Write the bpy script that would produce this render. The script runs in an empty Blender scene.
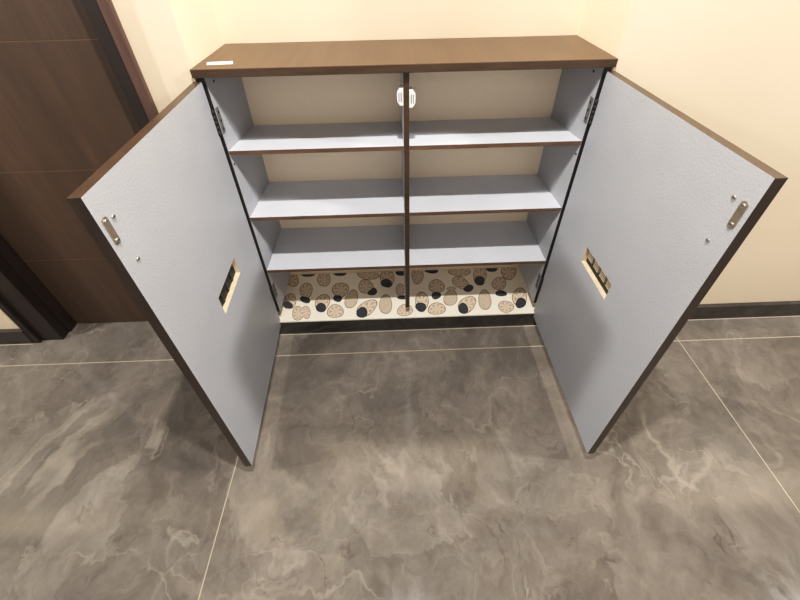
import bpy, bmesh, math
from mathutils import Matrix, Vector
C = bpy.context.scene.collection
DZ = 0.043                      # floor sits at z = 0
W, D = 1.2, 0.272               # cabinet width and depth
TP = 0.0225                      # inner face of the side panels
ZT, ZS = 1.1825 + DZ, 1.158 + DZ # top panel: upper and lower face
ZC = 0.097 + DZ                 # lower end of the carcass
DECK = 0.047 + DZ

# ------------------------------------------------------------------ materials
def lin(c):
    return tuple(((v/255)/12.92 if v/255 <= .04045 else ((v/255+.055)/1.055)**2.4) for v in c) + (1,)

class NT:
    def __init__(s, name, rough=.5, spec=.5):
        s.m = bpy.data.materials.new(name); s.m.use_nodes = True
        s.t = s.m.node_tree; s.b = s.t.nodes['Principled BSDF']
        s.b.inputs['Roughness'].default_value = rough
        s.b.inputs['Specular IOR Level'].default_value = spec
    def n(s, kind, **kw):
        o = s.t.nodes.new(kind)
        for k, v in kw.items():
            if k in o.inputs: o.inputs[k].default_value = v
            else: setattr(o, k, v)
        return o
    def l(s, a, b): s.t.links.new(a, b)
    def coords(s, scale=(1,1,1), rot=(0,0,0)):
        tc = s.n('ShaderNodeTexCoord'); mp = s.n('ShaderNodeMapping')
        mp.inputs['Scale'].default_value = scale; mp.inputs['Rotation'].default_value = rot
        s.l(tc.outputs['Object'], mp.inputs['Vector']); return mp.outputs['Vector']
    def ramp(s, fac, stops):
        r = s.n('ShaderNodeValToRGB'); e = r.color_ramp.elements
        while len(e) < len(stops): e.new(.5)
        for q, (p, c) in zip(e, stops): q.position = p; q.color = c
        s.l(fac, r.inputs['Fac']); return r.outputs['Color']
    def mix(s, fac, a, b, mode='MIX'):
        m = s.n('ShaderNodeMix', data_type='RGBA', blend_type=mode)
        for idx, v in ((0, fac), (6, a), (7, b)):
            if hasattr(v, 'is_output'): s.l(v, m.inputs[idx])
            else: m.inputs[idx].default_value = v
        return m.outputs[2]
    def math(s, op, a, b=None):
        m = s.n('ShaderNodeMath', operation=op)
        for i, v in enumerate((a, b)):
            if v is None: continue
            if hasattr(v, 'is_output'): s.l(v, m.inputs[i])
            else: m.inputs[i].default_value = v
        return m.outputs[0]
    def color(s, out): s.l(out, s.b.inputs['Base Color']); return s.m
    def bump(s, h, strength, dist=.002):
        b = s.n('ShaderNodeBump'); b.inputs['Strength'].default_value = strength; b.inputs['Distance'].default_value = dist
        s.l(h, b.inputs['Height']); s.l(b.outputs['Normal'], s.b.inputs['Normal'])

def plain(name, c, rough=.5, metal=0, spec=.5, var=.07):
    k = NT(name, rough, spec); k.b.inputs['Metallic'].default_value = metal
    nz = k.n('ShaderNodeTexNoise', Scale=60.0, Detail=3.0); k.l(k.coords(), nz.inputs['Vector'])
    a = lin(c); lo = tuple(v*(1-var) for v in a[:3]) + (1,); hi = tuple(min(1, v*(1+var)) for v in a[:3]) + (1,)
    return k.color(k.ramp(nz.outputs['Fac'], [(.3, lo), (.7, hi)]))

def paint():
    k = NT('cream_wall_paint', .6, .25)
    nz = k.n('ShaderNodeTexNoise', Scale=1.6, Detail=4.0); k.l(k.coords(), nz.inputs['Vector'])
    fine = k.n('ShaderNodeTexNoise', Scale=180.0, Detail=2.0); k.l(k.coords(), fine.inputs['Vector'])
    k.bump(fine.outputs['Fac'], .05)
    return k.color(k.ramp(nz.outputs['Fac'], [(.3, lin((222,203,176))), (.7, lin((229,211,185)))]))

def laminate(name='grey_fabric_laminate', k_=1.0):
    k = NT(name, .48, .4)
    a = k.n('ShaderNodeTexNoise', Scale=620.0, Detail=1.0); k.l(k.coords((1,1,.35)), a.inputs['Vector'])
    b = k.n('ShaderNodeTexNoise', Scale=7.0, Detail=5.0); k.l(k.coords(), b.inputs['Vector'])
    base = k.ramp(a.outputs['Fac'], [(.3, lin((150*k_,152*k_,157*k_))), (.7, lin((175*k_,177*k_,183*k_)))])
    big = k.ramp(b.outputs['Fac'], [(.3, (.93,.93,.94,1)), (.75, (1,1,1,1))])
    return k.color(k.mix(1.0, base, big, 'MULTIPLY'))

def wood(name, dark, light, scale, rough, rot=(0,0,0), spec=.5, wscale=6.0):
    """streaked veneer; the scale is small along the grain"""
    k = NT(name, rough, spec)
    v = k.coords(scale, rot)
    n1 = k.n('ShaderNodeTexNoise', Scale=wscale, Detail=6.0, Roughness=.62, Distortion=.3); k.l(v, n1.inputs['Vector'])
    n2 = k.n('ShaderNodeTexNoise', Scale=wscale*9, Detail=4.0, Roughness=.6); k.l(v, n2.inputs['Vector'])
    a = k.ramp(n1.outputs['Fac'], [(.28, lin(dark)), (.72, lin(light))])
    f = k.ramp(n2.outputs['Fac'], [(.3, (.84,.82,.8,1)), (.65, (1.0,1.0,1.0,1))])
    return k.color(k.mix(1.0, a, f, 'MULTIPLY'))

def marble(name, tiles=True, dark=1.0):
    k = NT(name, .16, .28)
    P = k.coords()
    warp = k.n('ShaderNodeTexNoise', Scale=1.3, Detail=6.0, Roughness=.6); k.l(P, warp.inputs['Vector'])
    wv = k.n('ShaderNodeVectorMath', operation='MULTIPLY_ADD')
    k.l(warp.outputs['Color'], wv.inputs[0]); wv.inputs[1].default_value = (.55,.55,.3); k.l(P, wv.inputs[2])
    cloud = k.n('ShaderNodeTexNoise', Scale=2.4, Detail=9.0, Roughness=.62, Distortion=.8); k.l(wv.outputs[0], cloud.inputs['Vector'])
    d = dark*.82
    base = k.ramp(cloud.outputs['Fac'], [(.28, lin((100*d,94*d,88*d))), (.5, lin((129*d,121*d,113*d))), (.74, lin((153*d,144*d,135*d)))])
    fine = k.n('ShaderNodeTexNoise', Scale=16.0, Detail=8.0, Roughness=.7); k.l(wv.outputs[0], fine.inputs['Vector'])
    base = k.mix(.8, base, k.ramp(fine.outputs['Fac'], [(.3, (.70,.69,.68,1)), (.7, (1.16,1.16,1.16,1))]), 'MULTIPLY')
    # crackled plates: thin dark and pale seams of a distorted cell pattern, only in some zones
    vo = k.n('ShaderNodeTexVoronoi', feature='DISTANCE_TO_EDGE', Scale=5.5); 
    w2 = k.n('ShaderNodeVectorMath', operation='MULTIPLY_ADD'); k.l(fine.outputs['Color'], w2.inputs[0]); w2.inputs[1].default_value = (.10,.10,.1); k.l(wv.outputs[0], w2.inputs[2])
    k.l(w2.outputs[0], vo.inputs['Vector'])
    zone = k.ramp(cloud.outputs['Fac'], [(.42, (0,0,0,1)), (.62, (1,1,1,1))])
    crack = k.ramp(vo.outputs['Distance'], [(0, (1,1,1,1)), (.05, (0,0,0,1))])
    base = k.mix(k.math('MULTIPLY', k.math('MULTIPLY', crack, zone), .16), base, lin((196*d,182*d,166*d)))
    cell = k.n('ShaderNodeTexVoronoi', feature='F1', Scale=3.2); k.l(w2.outputs[0], cell.inputs['Vector'])
    bw = k.n('ShaderNodeRGBToBW'); k.l(cell.outputs['Color'], bw.inputs[0])
    base = k.mix(.75, base, k.ramp(bw.outputs[0], [(.25, (.80,.80,.80,1)), (.75, (1.14,1.14,1.14,1))]), 'MULTIPLY')
    # pale veins: thin iso-lines of warped noise, broken up by a second noise
    def veins(scale, width, off, lo, hi, seed):
        mp = k.n('ShaderNodeMapping'); mp.inputs['Location'].default_value = seed
        k.l(wv.outputs[0], mp.inputs['Vector'])
        nz = k.n('ShaderNodeTexNoise', Scale=scale, Detail=3.0, Roughness=.5, Distortion=1.2); k.l(mp.outputs[0], nz.inputs['Vector'])
        line = k.math('LESS_THAN', k.math('ABSOLUTE', k.math('SUBTRACT', nz.outputs['Fac'], off)), width)
        soft = k.math('SUBTRACT', 1.0, k.math('DIVIDE', k.math('ABSOLUTE', k.math('SUBTRACT', nz.outputs['Fac'], off)), width))
        soft = k.math('MAXIMUM', soft, 0.0)
        br = k.n('ShaderNodeTexNoise', Scale=scale*1.7, Detail=4.0); k.l(mp.outputs[0], br.inputs['Vector'])
        g = k.ramp(br.outputs['Fac'], [(lo, (0,0,0,1)), (hi, (1,1,1,1))])
        return k.math('MULTIPLY', k.math('MULTIPLY', line, soft), g)
    v1 = veins(2.2, .014, .5, .5, .64, (2.3,9.1,0))
    v2 = veins(1.2, .028, .48, .52, .66, (6.2,3.4,0))
    v3 = veins(4.5, .016, .52, .52, .66, (7.7,5.2,0))
    base = k.mix(k.math('MULTIPLY', v1, .26), base, lin((214*d,202*d,186*d)))
    base = k.mix(k.math('MULTIPLY', v2, .42), base, lin((200*d,187*d,170*d)))
    base = k.mix(k.math('MULTIPLY', v3, .45), base, lin((70*d,61*d,54*d)))
    if tiles:                     # pale joints between the large floor tiles
        sp = k.n('ShaderNodeSeparateXYZ'); k.l(P, sp.inputs[0])
        def joint(out, o, period, w):
            a = k.math('ABSOLUTE', k.math('SUBTRACT', k.math('FLOORED_MODULO', k.math('SUBTRACT', out, o-period/2), period), period/2))
            return k.math('LESS_THAN', a, w)
        jx = joint(sp.outputs['X'], -.040, 1.869, .0016)
        jy = joint(sp.outputs['Y'], -.131, .934, .0018)
        base = k.mix(k.math('MULTIPLY', k.math('MAXIMUM', jx, jy), .85), base, lin((176,163,145)))
    r = k.ramp(fine.outputs['Fac'], [(.3, (.08,.08,.08,1)), (.7, (.15,.15,.15,1))])
    k.l(r, k.b.inputs['Roughness'])
    return k.color(base)

def pebble_mat():
    k = NT('pebble_print_tile', .18, .5)
    at = k.n('ShaderNodeVertexColor', layer_name='Col')
    nz = k.n('ShaderNodeTexNoise', Scale=140.0, Detail=4.0, Distortion=1.5); k.l(k.coords(), nz.inputs['Vector'])
    f = k.ramp(nz.outputs['Fac'], [(.35, (.78,.74,.7,1)), (.6, (1,1,1,1))])
    lum = k.n('ShaderNodeRGBToBW'); k.l(at.outputs['Color'], lum.inputs[0])
    ispeb = k.math('LESS_THAN', lum.outputs[0], .62)
    return k.color(k.mix(k.math('MULTIPLY', ispeb, .9), at.outputs['Color'], k.mix(1.0, at.outputs['Color'], f, 'MULTIPLY')))

M = dict(
    paint=paint(), lam=laminate(k_=1.04), shelf=laminate('lit_grey_shelf_laminate', 1.25), floor=marble('marble_look_floor_tile'),  # shelf: the grey laminate lightened, its lit look put into the colour
    skirt=marble('dark_marble_skirting', False, .58),
    top=wood('walnut_top_veneer', (66,44,28), (88,61,39), (26,1.6,26), .3, wscale=1.6),
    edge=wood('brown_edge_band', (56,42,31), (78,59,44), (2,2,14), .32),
    edge_shaded=wood('shaded_brown_edge_band', (44,34,29), (62,49,41), (14,14,2), .35),  # darker copy of the brown band, shade on the doors put into its colour
    pale=wood('raw_board_core', (206,186,154), (232,216,188), (12,12,12), .8),
    door=wood('dark_walnut_door_veneer', (60,43,31), (84,62,45), (11,11,.7), .62, rot=(0,0.10,0), wscale=1.1),
    frame=wood('dark_walnut_frame', (28,20,17), (44,33,30), (14,14,1), .5, wscale=2),
    groove=plain('pale_groove', (104,80,60), .5),
    steel=plain('brushed_hinge_steel', (104,102,98), .45, .2),
    blacksteel=plain('blackened_hinge_knuckle', (22,20,18), .7, 0),
    nickel=plain('nickel_strike_plate', (176,162,142), .32, .85),
    screw=plain('screw_zinc', (190,184,174), .3, .9),
    hole=plain('drilled_hole_dark', (28,25,23), .9),
    white=plain('white_plastic', (244,244,242), .35),
    slot=plain('catch_slot_grey', (122,122,124), .5),
    paper=plain('white_paper', (244,240,232), .8),
    mesh=plain('beige_vent_mesh', (188,172,142), .7),
    vent=plain('black_vent_back', (20,18,16), .6),
    ventbar=plain('dark_vent_bar', (52,44,38), .6),
    far=plain('grey_far_wall_paint', (146,146,148), .7),
    back=plain('added_cream_board', (238,222,198), .6, var=.015),
    shelf_edge=wood('light_brown_edge_band', (84,62,48), (112,84,66), (2,14,14), .4),
    bead=wood('walnut_painted_sheen', (70,50,44), (96,72,64), (14,14,1), .4, wscale=2),  # sheen along the right jamb painted in as a lighter colour
    grout=plain('pale_grout', (186,174,156), .7),
    peb=pebble_mat(), black=plain('black_front_edge', (30,25,22), .5),
)

# ------------------------------------------------------------------ mesh helpers
def quad(bm, pts, mi=0):
    f = bm.faces.new([bm.verts.new(p) for p in pts]); f.material_index = mi; return f
def box(bm, x0, x1, y0, y1, z0, z1, mi=0, front=None, shear=0.0, topm=None):
    """front: material of the y0 face; shear: z change of the rear (y1) edge"""
    v = [bm.verts.new((x, y, z + (shear if y == y1 else 0))) for z in (z0, z1) for y in (y0, y1) for x in (x0, x1)]
    for k, idx in enumerate(((0,2,3,1), (4,5,7,6), (0,1,5,4), (2,6,7,3), (0,4,6,2), (1,3,7,5))):
        f = bm.faces.new([v[i] for i in idx]); f.material_index = mi
        if k == 2 and front is not None: f.material_index = front
        if k == 1 and topm is not None: f.material_index = topm
def cyl(bm, p0, p1, r, n=16, mi=0):
    a, b = Vector(p0), Vector(p1); d = (b-a).normalized()
    u = d.orthogonal().normalized(); w = d.cross(u)
    r0 = [bm.verts.new(a + r*(math.cos(t)*u + math.sin(t)*w)) for t in [2*math.pi*i/n for i in range(n)]]
    r1 = [bm.verts.new(b + r*(math.cos(t)*u + math.sin(t)*w)) for t in [2*math.pi*i/n for i in range(n)]]
    for i in range(n):
        f = bm.faces.new((r0[i], r0[(i+1)%n], r1[(i+1)%n], r1[i])); f.material_index = mi; f.smooth = True
    for ring in (r0[::-1], r1): bm.faces.new(ring).material_index = mi
def obj(name, bm, mats, parent=None, bevel=0.0, loc=(0,0,0), mtx=None):
    bmesh.ops.recalc_face_normals(bm, faces=bm.faces[:])
    me = bpy.data.meshes.new(name); bm.to_mesh(me); bm.free()
    for m in (mats if isinstance(mats, (list, tuple)) else [mats]): me.materials.append(m)
    o = bpy.data.objects.new(name, me); C.objects.link(o); o.location = loc
    if mtx is not None: o.matrix_local = mtx
    if parent: o.parent = parent
    if bevel:
        b = o.modifiers.new('bevel', 'BEVEL'); b.width = bevel; b.segments = 2; b.limit_method = 'ANGLE'; b.harden_normals = False
    return o
def bx(name, dims, mats, parent=None, bevel=0.0, **kw):
    bm = bmesh.new(); box(bm, *dims, **kw); return obj(name, bm, mats, parent, bevel)
def struct(o): o['kind'] = 'structure'; return o
def empty(name, loc=(0,0,0), parent=None):
    o = bpy.data.objects.new(name, None); o.location = loc; o.empty_display_size = .1
    C.objects.link(o); o.parent = parent; return o

# ------------------------------------------------------------------ the room
CEIL = 3.0
WY = -0.003            # face of the front wall
JL, JR = -0.004, W + 0.004
FO_L, FO_R = -1.142, -0.145     # outer edges of the door frame
bm = bmesh.new(); box(bm, -3.6, 4.6, -2.4, .6, -.06, 0)
struct(obj('floor', bm, M['floor']))
bm = bmesh.new()   # niche rear wall
box(bm, JL-.12, JR+.12, D+.001, D+.12, 0, CEIL); struct(obj('wall_back', bm, M['paint']))
bm = bmesh.new()   # pier between the door and the niche
box(bm, FO_L+.02, JL, WY, D+.001, 2.12, CEIL); box(bm, FO_R-.03, JL, WY, D+.001, 0, 2.12)
struct(obj('wall_left', bm, M['paint']))
bm = bmesh.new(); box(bm, -3.6, FO_L+.03, WY, D+.001, 0, CEIL); struct(obj('wall_far_left', bm, M['paint']))
bm = bmesh.new(); box(bm, JR, 4.6, WY, D+.001, 0, CEIL); struct(obj('wall_right', bm, M['paint']))

struct(bx('wall_front', (-3.6, 4.6, -2.5, -2.4, 0, CEIL), M['far']))
SK = .049 + DZ
SY = -0.022
struct(bx('baseboard_right', (JR+.0, 4.6, SY, WY, 0, SK), M['skirt'], bevel=.001))
struct(bx('baseboard_left', (-3.6, FO_L-.004, SY, WY, 0, SK), M['skirt'], bevel=.001))
struct(bx('baseboard_middle', (FO_R+.004, JL, SY, WY, 0, SK), M['skirt'], bevel=.001))
struct(bx('baseboard_back', (JL, JR, -.019, -.007, 0, DECK-.006), M['skirt'], bevel=.001))
# thin pale joint where floor meets skirting
for nm, x0, x1 in (('trim_1', FO_R+.004, 4.6), ('trim_2', -3.6, FO_L-.004)):
    struct(bx(nm, (x0, x1, SY-.0028, SY-.0002, 0, .0010), M['grout']))

# pebble-patterned tiled ledge of the niche
PEB=[(0.014,0.239,0.042,-0.02,-0.003,-0.044,'t'),(0.094,0.271,0.035,-0.002,0.003,-0.018,'d'),(0.185,0.231,0.028,0.018,0.022,-0.046,'t'),(0.262,0.27,0.034,-0.002,0.002,-0.018,'d'),(0.408,0.251,0.06,-0.01,-0.001,-0.03,'t'),(0.507,0.222,0.035,-0.01,-0.008,-0.058,'td'),(0.585,0.261,0.034,-0.002,-0.001,-0.022,'d'),(0.105,0.16,0.033,-0.002,0.008,-0.047,'t'),(0.109,0.105,0.027,-0.01,-0.001,-0.019,'d'),(0.277,0.158,0.032,0.024,0.022,-0.042,'t'),(0.267,0.106,0.02,-0.001,0.003,-0.024,'d'),(0.333,0.095,0.029,-0.011,-0.008,-0.056,'g'),(0.398,0.173,0.035,-0.027,-0.015,-0.037,'t'),(0.434,0.14,0.021,0.014,0.01,-0.02,'d'),(0.036,0.098,0.03,-0.016,-0.007,-0.042,'td'),(0.195,0.08,0.034,-0.012,-0.004,-0.051,'td'),(0.089,0.024,0.029,-0.013,-0.004,-0.036,'t'),(0.126,0.028,0.021,-0.001,0.007,-0.038,'t'),(0.263,0.028,0.037,-0.002,0.005,-0.04,'t'),(0.412,0.04,0.046,0.032,0.017,-0.034,'td'),(0.498,0.057,0.031,-0.007,-0.007,-0.055,'g'),(0.572,0.144,0.022,-0.006,-0.007,-0.039,'t'),(0.579,0.098,0.023,-0.001,-0.001,-0.013,'d'),(0.589,0.02,0.037,-0.002,-0.002,-0.033,'t'),(0.662,0.233,0.032,-0.001,-0.004,-0.055,'t'),(0.738,0.266,0.035,-0.002,-0.002,-0.018,'d'),(0.753,0.159,0.037,-0.002,-0.005,-0.045,'t'),(0.744,0.102,0.022,-0.001,-0.003,-0.024,'d'),(0.882,0.251,0.058,-0.007,-0.006,-0.03,'t'),(0.874,0.176,0.039,-0.028,-0.017,-0.03,'t'),(0.908,0.141,0.025,0.009,0.003,-0.023,'d'),(0.824,0.142,0.02,-0.001,-0.003,-0.015,'t'),(0.811,0.082,0.03,-0.009,-0.013,-0.048,'g'),(0.98,0.218,0.035,-0.002,-0.012,-0.06,'td'),(1.052,0.269,0.029,-0.001,-0.007,-0.027,'d'),(1.135,0.236,0.038,0.015,0.001,-0.053,'t'),(1.066,0.162,0.035,-0.002,-0.01,-0.043,'t'),(1.061,0.101,0.029,-0.004,-0.005,-0.017,'d'),(0.671,0.065,0.032,-0.008,-0.012,-0.055,'td'),(0.738,0.022,0.039,-0.002,-0.005,-0.036,'t'),(0.886,0.04,0.045,0.027,0.011,-0.037,'td'),(0.973,0.062,0.031,-0.002,-0.013,-0.058,'g'),(1.064,0.02,0.034,-0.002,-0.01,-0.035,'t'),(1.144,0.07,0.035,0.006,-0.009,-0.059,'td')]
bm = bmesh.new(); cl = bm.loops.layers.float_color.new('Col')
CREAM = lin((246,238,222))
TAN, TANRIM, GREY, GREYRIM, DARK, DARKRIM = lin((224,204,180)), lin((152,126,104)), lin((208,192,170)), lin((160,142,122)), lin((62,66,72)), lin((42,44,48))
box(bm, JL, JR, -.0175, D, DECK-.006, DECK)
for f in bm.faces:
    for lp in f.loops: lp[cl] = CREAM
def peb_face(pts, cols):
    f = bm.faces.new([bm.verts.new(p) for p in pts])
    for lp, c in zip(f.loops, cols): lp[cl] = c
    f.smooth = True
STONES = []
for p in PEB:
    cx, cy, ax, ay, bx_, by_, ty = p
    STONES.append(p + (0,))
    if ty == 'td':                      # dark stone overlapping one end
        if abs(ay) > .024: STONES.append((cx-ax*.55+bx_*.2, cy-ay*.55+by_*.2, ax*.5, ay*.5, bx_*.72, by_*.72, 'd', .0014))
        else: STONES.append((cx+bx_*.55, cy+by_*.55, ax*.74, ay*.74, bx_*.48, by_*.48, 'd', .0014))
for i, (cx, cy, ax, ay, bx_, by_, ty, lift) in enumerate(STONES):
    NSEG = 28; rings = []
    for fr, hz in ((1.0, .0002), (.9, .0007), (.78, .0010), (.45, .0013)):
        ring = []
        for k in range(NSEG):
            t = 2*math.pi*k/NSEG
            wob = 1 - .10*math.sin(t) + .06*math.sin(2*t + i*1.3) + .04*math.sin(3*t + i*2.1)
            ex, ey = math.cos(t)*fr*wob*1.03, math.sin(t)*fr*wob*1.03
            px = min(max(cx + ax*ex + bx_*ey, JL+.002), JR-.002)
            py = min(max(cy + ay*ex + by_*ey, -.017), D-.001)
            ring.append((px, py, DECK + hz + lift, ey))
        rings.append(ring)
    def col(r, ey, t):
        if ty == 'd': return DARK if r else DARKRIM
        if ty == 'g': return GREY if r not in (0,) else GREYRIM
        if r == 0: return TANRIM
        vein = math.sin(t*7 + r*2.2)
        return tuple(c*(.72 if vein > .35 else 1.0) for c in TAN[:3]) + (1,)
    for r in range(3):
        for k in range(NSEG):
            k2 = (k+1) % NSEG
            A, B_, C_, D_ = rings[r][k], rings[r][k2], rings[r+1][k2], rings[r+1][k]
            t = 2*math.pi*(k+.5)/NSEG; em = (A[3]+B_[3]+C_[3]+D_[3])/4
            peb_face([p[:3] for p in (A, B_, C_, D_)], [col(r, em, t)]*4)
    for k in range(NSEG):
        k2 = (k+1) % NSEG; A, B_ = rings[3][k], rings[3][k2]
        peb_face([A[:3], B_[:3], (cx, min(max(cy, -.016), D-.002), DECK+.0014+lift)], [col(2, (A[3]+B_[3])/2*.7, 2*math.pi*k/NSEG)]*3)
me_o = obj('floor_ledge', bm, M['peb']); struct(me_o)

# ------------------------------------------------------------------ the dark door with its frame
dr = empty('door_1', (-.65, .05, 0)); struct(dr)
def into(o, p):            # keep world placement under a moved empty
    o.parent = p; o.location = Vector(o.location) - p.location; return o
LX0, LX1, LY = -1.012, -0.226, .081
bm = bmesh.new()
seams = [DZ + .386 + .43*k for k in range(-1, 5)]
z0 = .004
levels = [z for z in seams if .02 < z < 2.0]
prev = z0
for z in levels + [2.06]:
    box(bm, LX0, LX1, LY, LY+.035, prev, z - .0016); 
    if z < 2.05: box(bm, LX0, LX1, LY+.0008, LY+.03, z-.0016, z+.0016, 1)
    prev = z + .0016
into(obj('leaf', bm, [M['door'], M['groove']]), dr)
for sx, xo, xi in ((-1, FO_L, -1.018), (1, FO_R, -0.222)):
    bm = bmesh.new()
    s = 1 if sx < 0 else -1        # towards the opening
    def b2(a, b, y0, y1, mi=0):
        box(bm, min(a, b), max(a, b), y0, y1, 0, 2.1, mi)
    b2(xo, xo + s*.028, -.020, .12, 1 if sx > 0 else 0)           # raised outer bead
    b2(xo + s*.028, xi, -.006, .12)           # flat face and reveal
    b2(xi, xi + s*.008, LY-.045, LY-.002)       # stop
    into(obj('jamb', bm, [M['frame'], M['bead']], None, .0025), dr)
bm = bmesh.new(); box(bm, FO_L, FO_R, -.02, .12, 2.1, 2.17); into(obj('lintel', bm, M['frame'], None, .002), dr)

# ------------------------------------------------------------------ the shoe cabinet
cab = empty('shoe_cabinet', (0, 0, 0))
cab['label'] = 'brown and grey shoe cabinet with both doors open, built into the wall niche'
cab['category'] = 'cabinet'
tp = bx('top_panel', (-.0035, W+.0025, -.018, D, ZS, ZT), [M['top'], M['edge']], cab, .0018, front=1)
tp['label'] = 'brown wood-grain top panel'
# paper sticker lying on the top panel
bm = bmesh.new()
quad(bm, [(.031,.021,ZT+.0006), (.103,.026,ZT+.0006), (.094,.056,ZT+.0006), (.020,.050,ZT+.0006)])
st = obj('sticker', bm, M['paper'], tp); st['label'] = 'torn white paper sticker'

panels = []
for x0, x1, xin, s in ((0, TP, TP, 1), (W-TP, W, W-TP, -1)):
    sp = bx('side_panel', (x0, x1, 0, D, ZC, ZS), [M['lam'], M['black']], cab, .0006, front=1)
    panels.append(sp)
    for y, z in ((.050, 1.128+DZ), (.012, .862+DZ)):
        bm = bmesh.new(); cyl(bm, (xin-s*.002, y, z), (xin+s*.0015, y, z), .0042, 12)
        obj('screw', bm, M['hole'], sp)
dv = bx('divider', (.592, .610, 0, D-.0037, ZC, ZS), [M['lam'], M['edge']], cab, .0006, front=1)
for (zf, zb_) in ((.917, .884), (.6415, .6236), (.3657, .3645)):
    for x0, x1 in ((TP, .592), (.610, W-TP)):
        bx('shelf', (x0+.0003, x1-.0003, .001, D-.0037, zf+DZ-.016, zf+DZ), [M['shelf'], M['shelf_edge']], cab, .0006, front=1, shear=zb_-zf)
bk = bx('added_back_panel', (TP+.0004, W-TP-.0004, D-.0035, D-.0006, ZC+.001, ZS-.001), M['back'], cab); bk['label'] = 'added cream board brightening the rear of the shelves'  # added board, paler than the wall, to brighten behind the shelves
# white magnetic catches on either side of the divider
for s, xf in ((-1, .592), (1, .610)):
    zc, h = (1.080 if s < 0 else 1.073)+DZ, .027
    bm = bmesh.new(); ys = (.004, .040)
    prof = [(0, h), (.010, h), (.0185, h*.5), (.0185, -h*.5), (.010, -h), (0, -h)]
    A = [bm.verts.new((xf+s*a, ys[0], zc+b)) for a, b in prof]; B_ = [bm.verts.new((xf+s*a, ys[1], zc+b)) for a, b in prof]
    bm.faces.new(A); bm.faces.new(B_[::-1])
    for i in range(6): bm.faces.new((A[i], A[(i+1)%6], B_[(i+1)%6], B_[i]))
    ct = obj('magnetic_catch', bm, M['white'], cab, .0004); ct['label'] = 'white plastic magnetic catch'
    for a in (.0050, .0115):
        bm = bmesh.new(); box(bm, min(xf+s*a, xf+s*(a+.0030)), max(xf+s*a, xf+s*(a+.0030)), .0030, .0052, zc-.014, zc+.014)
        obj('catch_plate', bm, M['slot'], ct)
# butt hinges: plate with screws on the side panel, knuckle in the gap
for xin, s in ((TP, 1), (W-TP, -1)):
    for z0, z1 in ((.975, 1.060), (.185, .270)):
        bm = bmesh.new(); z0 += DZ; z1 += DZ
        box(bm, min(xin, xin+s*.002), max(xin, xin+s*.002), .003, .024, z0, z1)
        hg = obj('hinge', bm, M['steel'], cab, .0008); hg['label'] = 'dark steel butt hinge'
        bm = bmesh.new()
        for k in range(5):
            h = (z1-z0)/5; cyl(bm, (xin-s*.0055, -.0064, z0+k*h+.0006), (xin-s*.0055, -.0062, z0+(k+1)*h-.0006), .0050, 14)
        obj('knuckle', bm, M['blacksteel'], hg)
        for k in range(3):
            z = z0 + (z1-z0)*(.18+.32*k); bm = bmesh.new(); cyl(bm, (xin+s*.0015, .014, z), (xin+s*.0032, .014, z), .0042, 12)
            obj('screw', bm, M['blacksteel'], hg)

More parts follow.
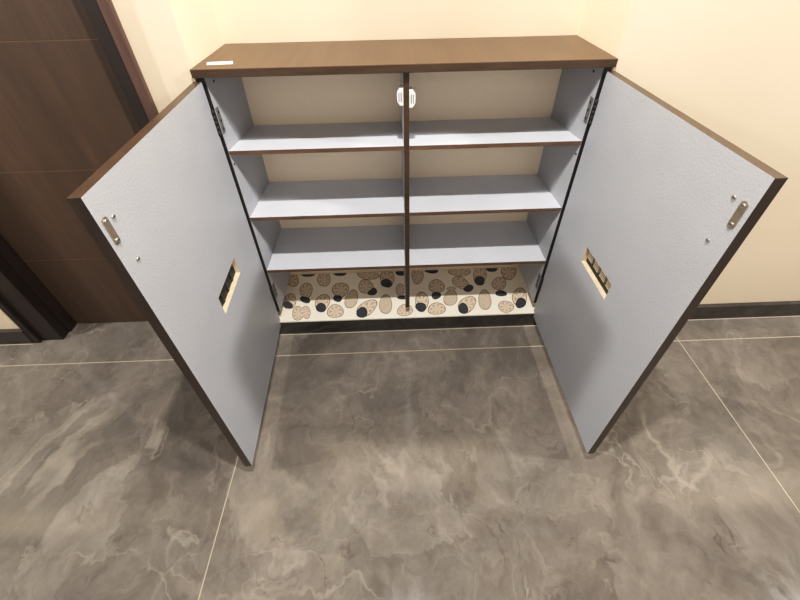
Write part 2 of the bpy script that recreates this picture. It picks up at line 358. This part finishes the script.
# doors, swung wide open
ZB, ZDT, TH = .022+DZ, 1.145+DZ, .0233
def make_door(side):
    if side == 'L': a, hx, s, w = 1.523, .0135, 1, .5824
    else:           a, hx, s, w = 1.582, W-.0135, -1, .5874
    d = Vector((s*math.cos(a), -math.sin(a), 0)); n = Vector((-s*math.sin(a), -math.cos(a), 0))
    Mx = Matrix(((d.x, n.x, 0, hx), (d.y, n.y, 0, 0), (d.z, n.z, 1, 0), (0,0,0,1)))   # local: u along, v outward, z up
    bm = bmesh.new(); u0 = .0065
    H0, H1, HZ0, HZ1 = (.188, .360, .553+DZ, .626+DZ) if side == 'L' else (.198, .364, .562+DZ, .630+DZ)
    us, zs = (u0, H0, H1, w), (ZB, HZ0, HZ1, ZDT)
    for v, mi in ((0, 0), (TH, 1)):
        g = [[bm.verts.new((u, v, z)) for z in zs] for u in us]
        for i in range(3):
            for j in range(3):
                if (i, j) == (1, 1): continue
                bm.faces.new((g[i][j], g[i+1][j], g[i+1][j+1], g[i][j+1])).material_index = mi
        if v == 0: g0 = g
    g1 = g
    def strip(loop, mis):
        for i in range(len(loop)):
            (a_, b_), (c_, d_) = loop[i], loop[(i+1) % len(loop)]
            bm.faces.new((g0[a_][b_], g0[c_][d_], g1[c_][d_], g1[a_][b_])).material_index = mis(a_, b_, c_, d_)
    ring = [(0,0),(1,0),(2,0),(3,0),(3,1),(3,2),(3,3),(2,3),(1,3),(0,3),(0,2),(0,1)]
    strip(ring, lambda a_, b_, c_, d_: 3 if b_ == d_ == 3 else 1)  # top edge takes the lighter copy of the band, as if lit
    strip([(1,1),(2,1),(2,2),(1,2)], lambda *_: 2)
    o = obj('door', bm, [M['lam'], M['edge_shaded'], M['pale'], M['edge']], cab, 0, mtx=Mx)
    o['label'] = ('left' if side == 'L' else 'right') + ' door standing open with a slot cut in it'
    # strike plate near the free edge
    zc = 1.060+DZ if side == 'L' else 1.053+DZ; uc = .5665 if side == 'L' else .5695
    bm = bmesh.new(); pts = []
    for k in range(24):
        t = 2*math.pi*k/24; pts.append((uc + .0075*math.cos(t), (.0235 if math.sin(t) >= 0 else -.0235) + .0075*math.sin(t)))
    A = [bm.verts.new((u, -.0022, zc+z)) for u, z in pts]; B_ = [bm.verts.new((u, 0, zc+z)) for u, z in pts]
    bm.faces.new(A); bm.faces.new(B_[::-1])
    for k in range(24): bm.faces.new((A[k], A[(k+1)%24], B_[(k+1)%24], B_[k]))
    p = obj('strike_plate', bm, M['nickel'], o); p['label'] = 'nickel strike plate'
    for dz in (-.022, .022):
        bm = bmesh.new(); cyl(bm, (uc, -.0045, zc+dz), (uc, -.001, zc+dz), .0046, 14); box(bm, uc-.003, uc+.003, -.0049, -.0044, zc+dz-.0006, zc+dz+.0006, 1)
        obj('screw', bm, [M['screw'], M['hole']], o)
    for u, z in ((.545, 1.076), (.5465, .970)):
        bm = bmesh.new(); cyl(bm, (u, -.003, z+DZ), (u, .001, z+DZ), .0042, 12); box(bm, u-.0028, u+.0028, -.0034, -.0029, z+DZ-.0006, z+DZ+.0006, 1)
        obj('screw', bm, [M['screw'], M['hole']], o)
    # vent grille let into the outer face behind the slot
    bm = bmesh.new(); v0, v1 = .0115, TH-.001
    box(bm, H0-.0005, H1+.0005, v0+.0045, v1, HZ0-.0005, HZ1+.0005, 0)
    vg = obj('vent_grille', bm, M['vent'], o); vg['label'] = 'dark vent grille'
    if side == 'R':
        step = (H1-H0)/4
        for k in range(4):
            bm = bmesh.new(); a0, a1 = H0+k*step+.011, H0+(k+1)*step-.001
            box(bm, a0, a1, v0-.004, v0+.0045, HZ0+.030, HZ1-.001)
            for q in range(1, 5): box(bm, a0, a1, v0-.0048, v0-.004, HZ0+.030+q*.0075, HZ0+.0312+q*.0075, 1)
            obj('vent_mesh', bm, [M['mesh'], M['ventbar']], o)
    else:
        for k in range(3):
            bm = bmesh.new(); a0 = H0+.045*(k+.7); box(bm, a0, a0+.010, v0+.002, v0+.0045, HZ0+.001, HZ1-.001)
            obj('vent_bar', bm, M['ventbar'], o)
    return o
make_door('L'); make_door('R')

# ------------------------------------------------------------------ light
def lamp(name, loc, power, radius, col):
    l = bpy.data.lights.new(name, 'POINT'); l.energy = power; l.shadow_soft_size = radius; l.color = col
    o = bpy.data.objects.new(name, l); o.location = loc; C.objects.link(o); return o
WARM = (1.0, .955, .89)
lamp('ceiling_light', (.575, -.82, 2.90), 225, .03, WARM)
lamp('ceiling_light', (-2.95, -.92, 2.85), 310, .12, WARM)
lamp('ceiling_light', (3.85, -.92, 2.85), 370, .12, WARM)
w = bpy.data.worlds.new('room_fill'); bpy.context.scene.world = w; w.use_nodes = True
bg = w.node_tree.nodes['Background']; bg.inputs['Color'].default_value = (1, .965, .92, 1); bg.inputs['Strength'].default_value = .17

# ------------------------------------------------------------------ camera
cam = bpy.data.cameras.new('camera'); co = bpy.data.objects.new('camera', cam); C.objects.link(co)
R3 = Matrix(((0.99939, 0.03131, -0.01526), (-0.0309, 0.5949, -0.8032), (-0.01607, 0.80319, 0.59551)))
co.matrix_world = Matrix.Translation((.5546, -1.1014, 1.4955+DZ)) @ R3.to_4x4()
cam.sensor_width = 36; cam.lens = 377.05/800*36; cam.shift_y = -(300-204.93)/800; cam.clip_start = .02
sc = bpy.context.scene; sc.camera = co
sc.view_settings.view_transform = 'Standard'; sc.view_settings.look = 'None'; sc.view_settings.exposure = 0.03
sc.view_settings.use_curve_mapping = True          # gentle lift of the mid tones, like the phone camera's
cm = sc.view_settings.curve_mapping; cv = cm.curves[3]
for x, y in ((.06, .060), (.30, .35), (.65, .72)): cv.points.new(x, y)
cm.update()
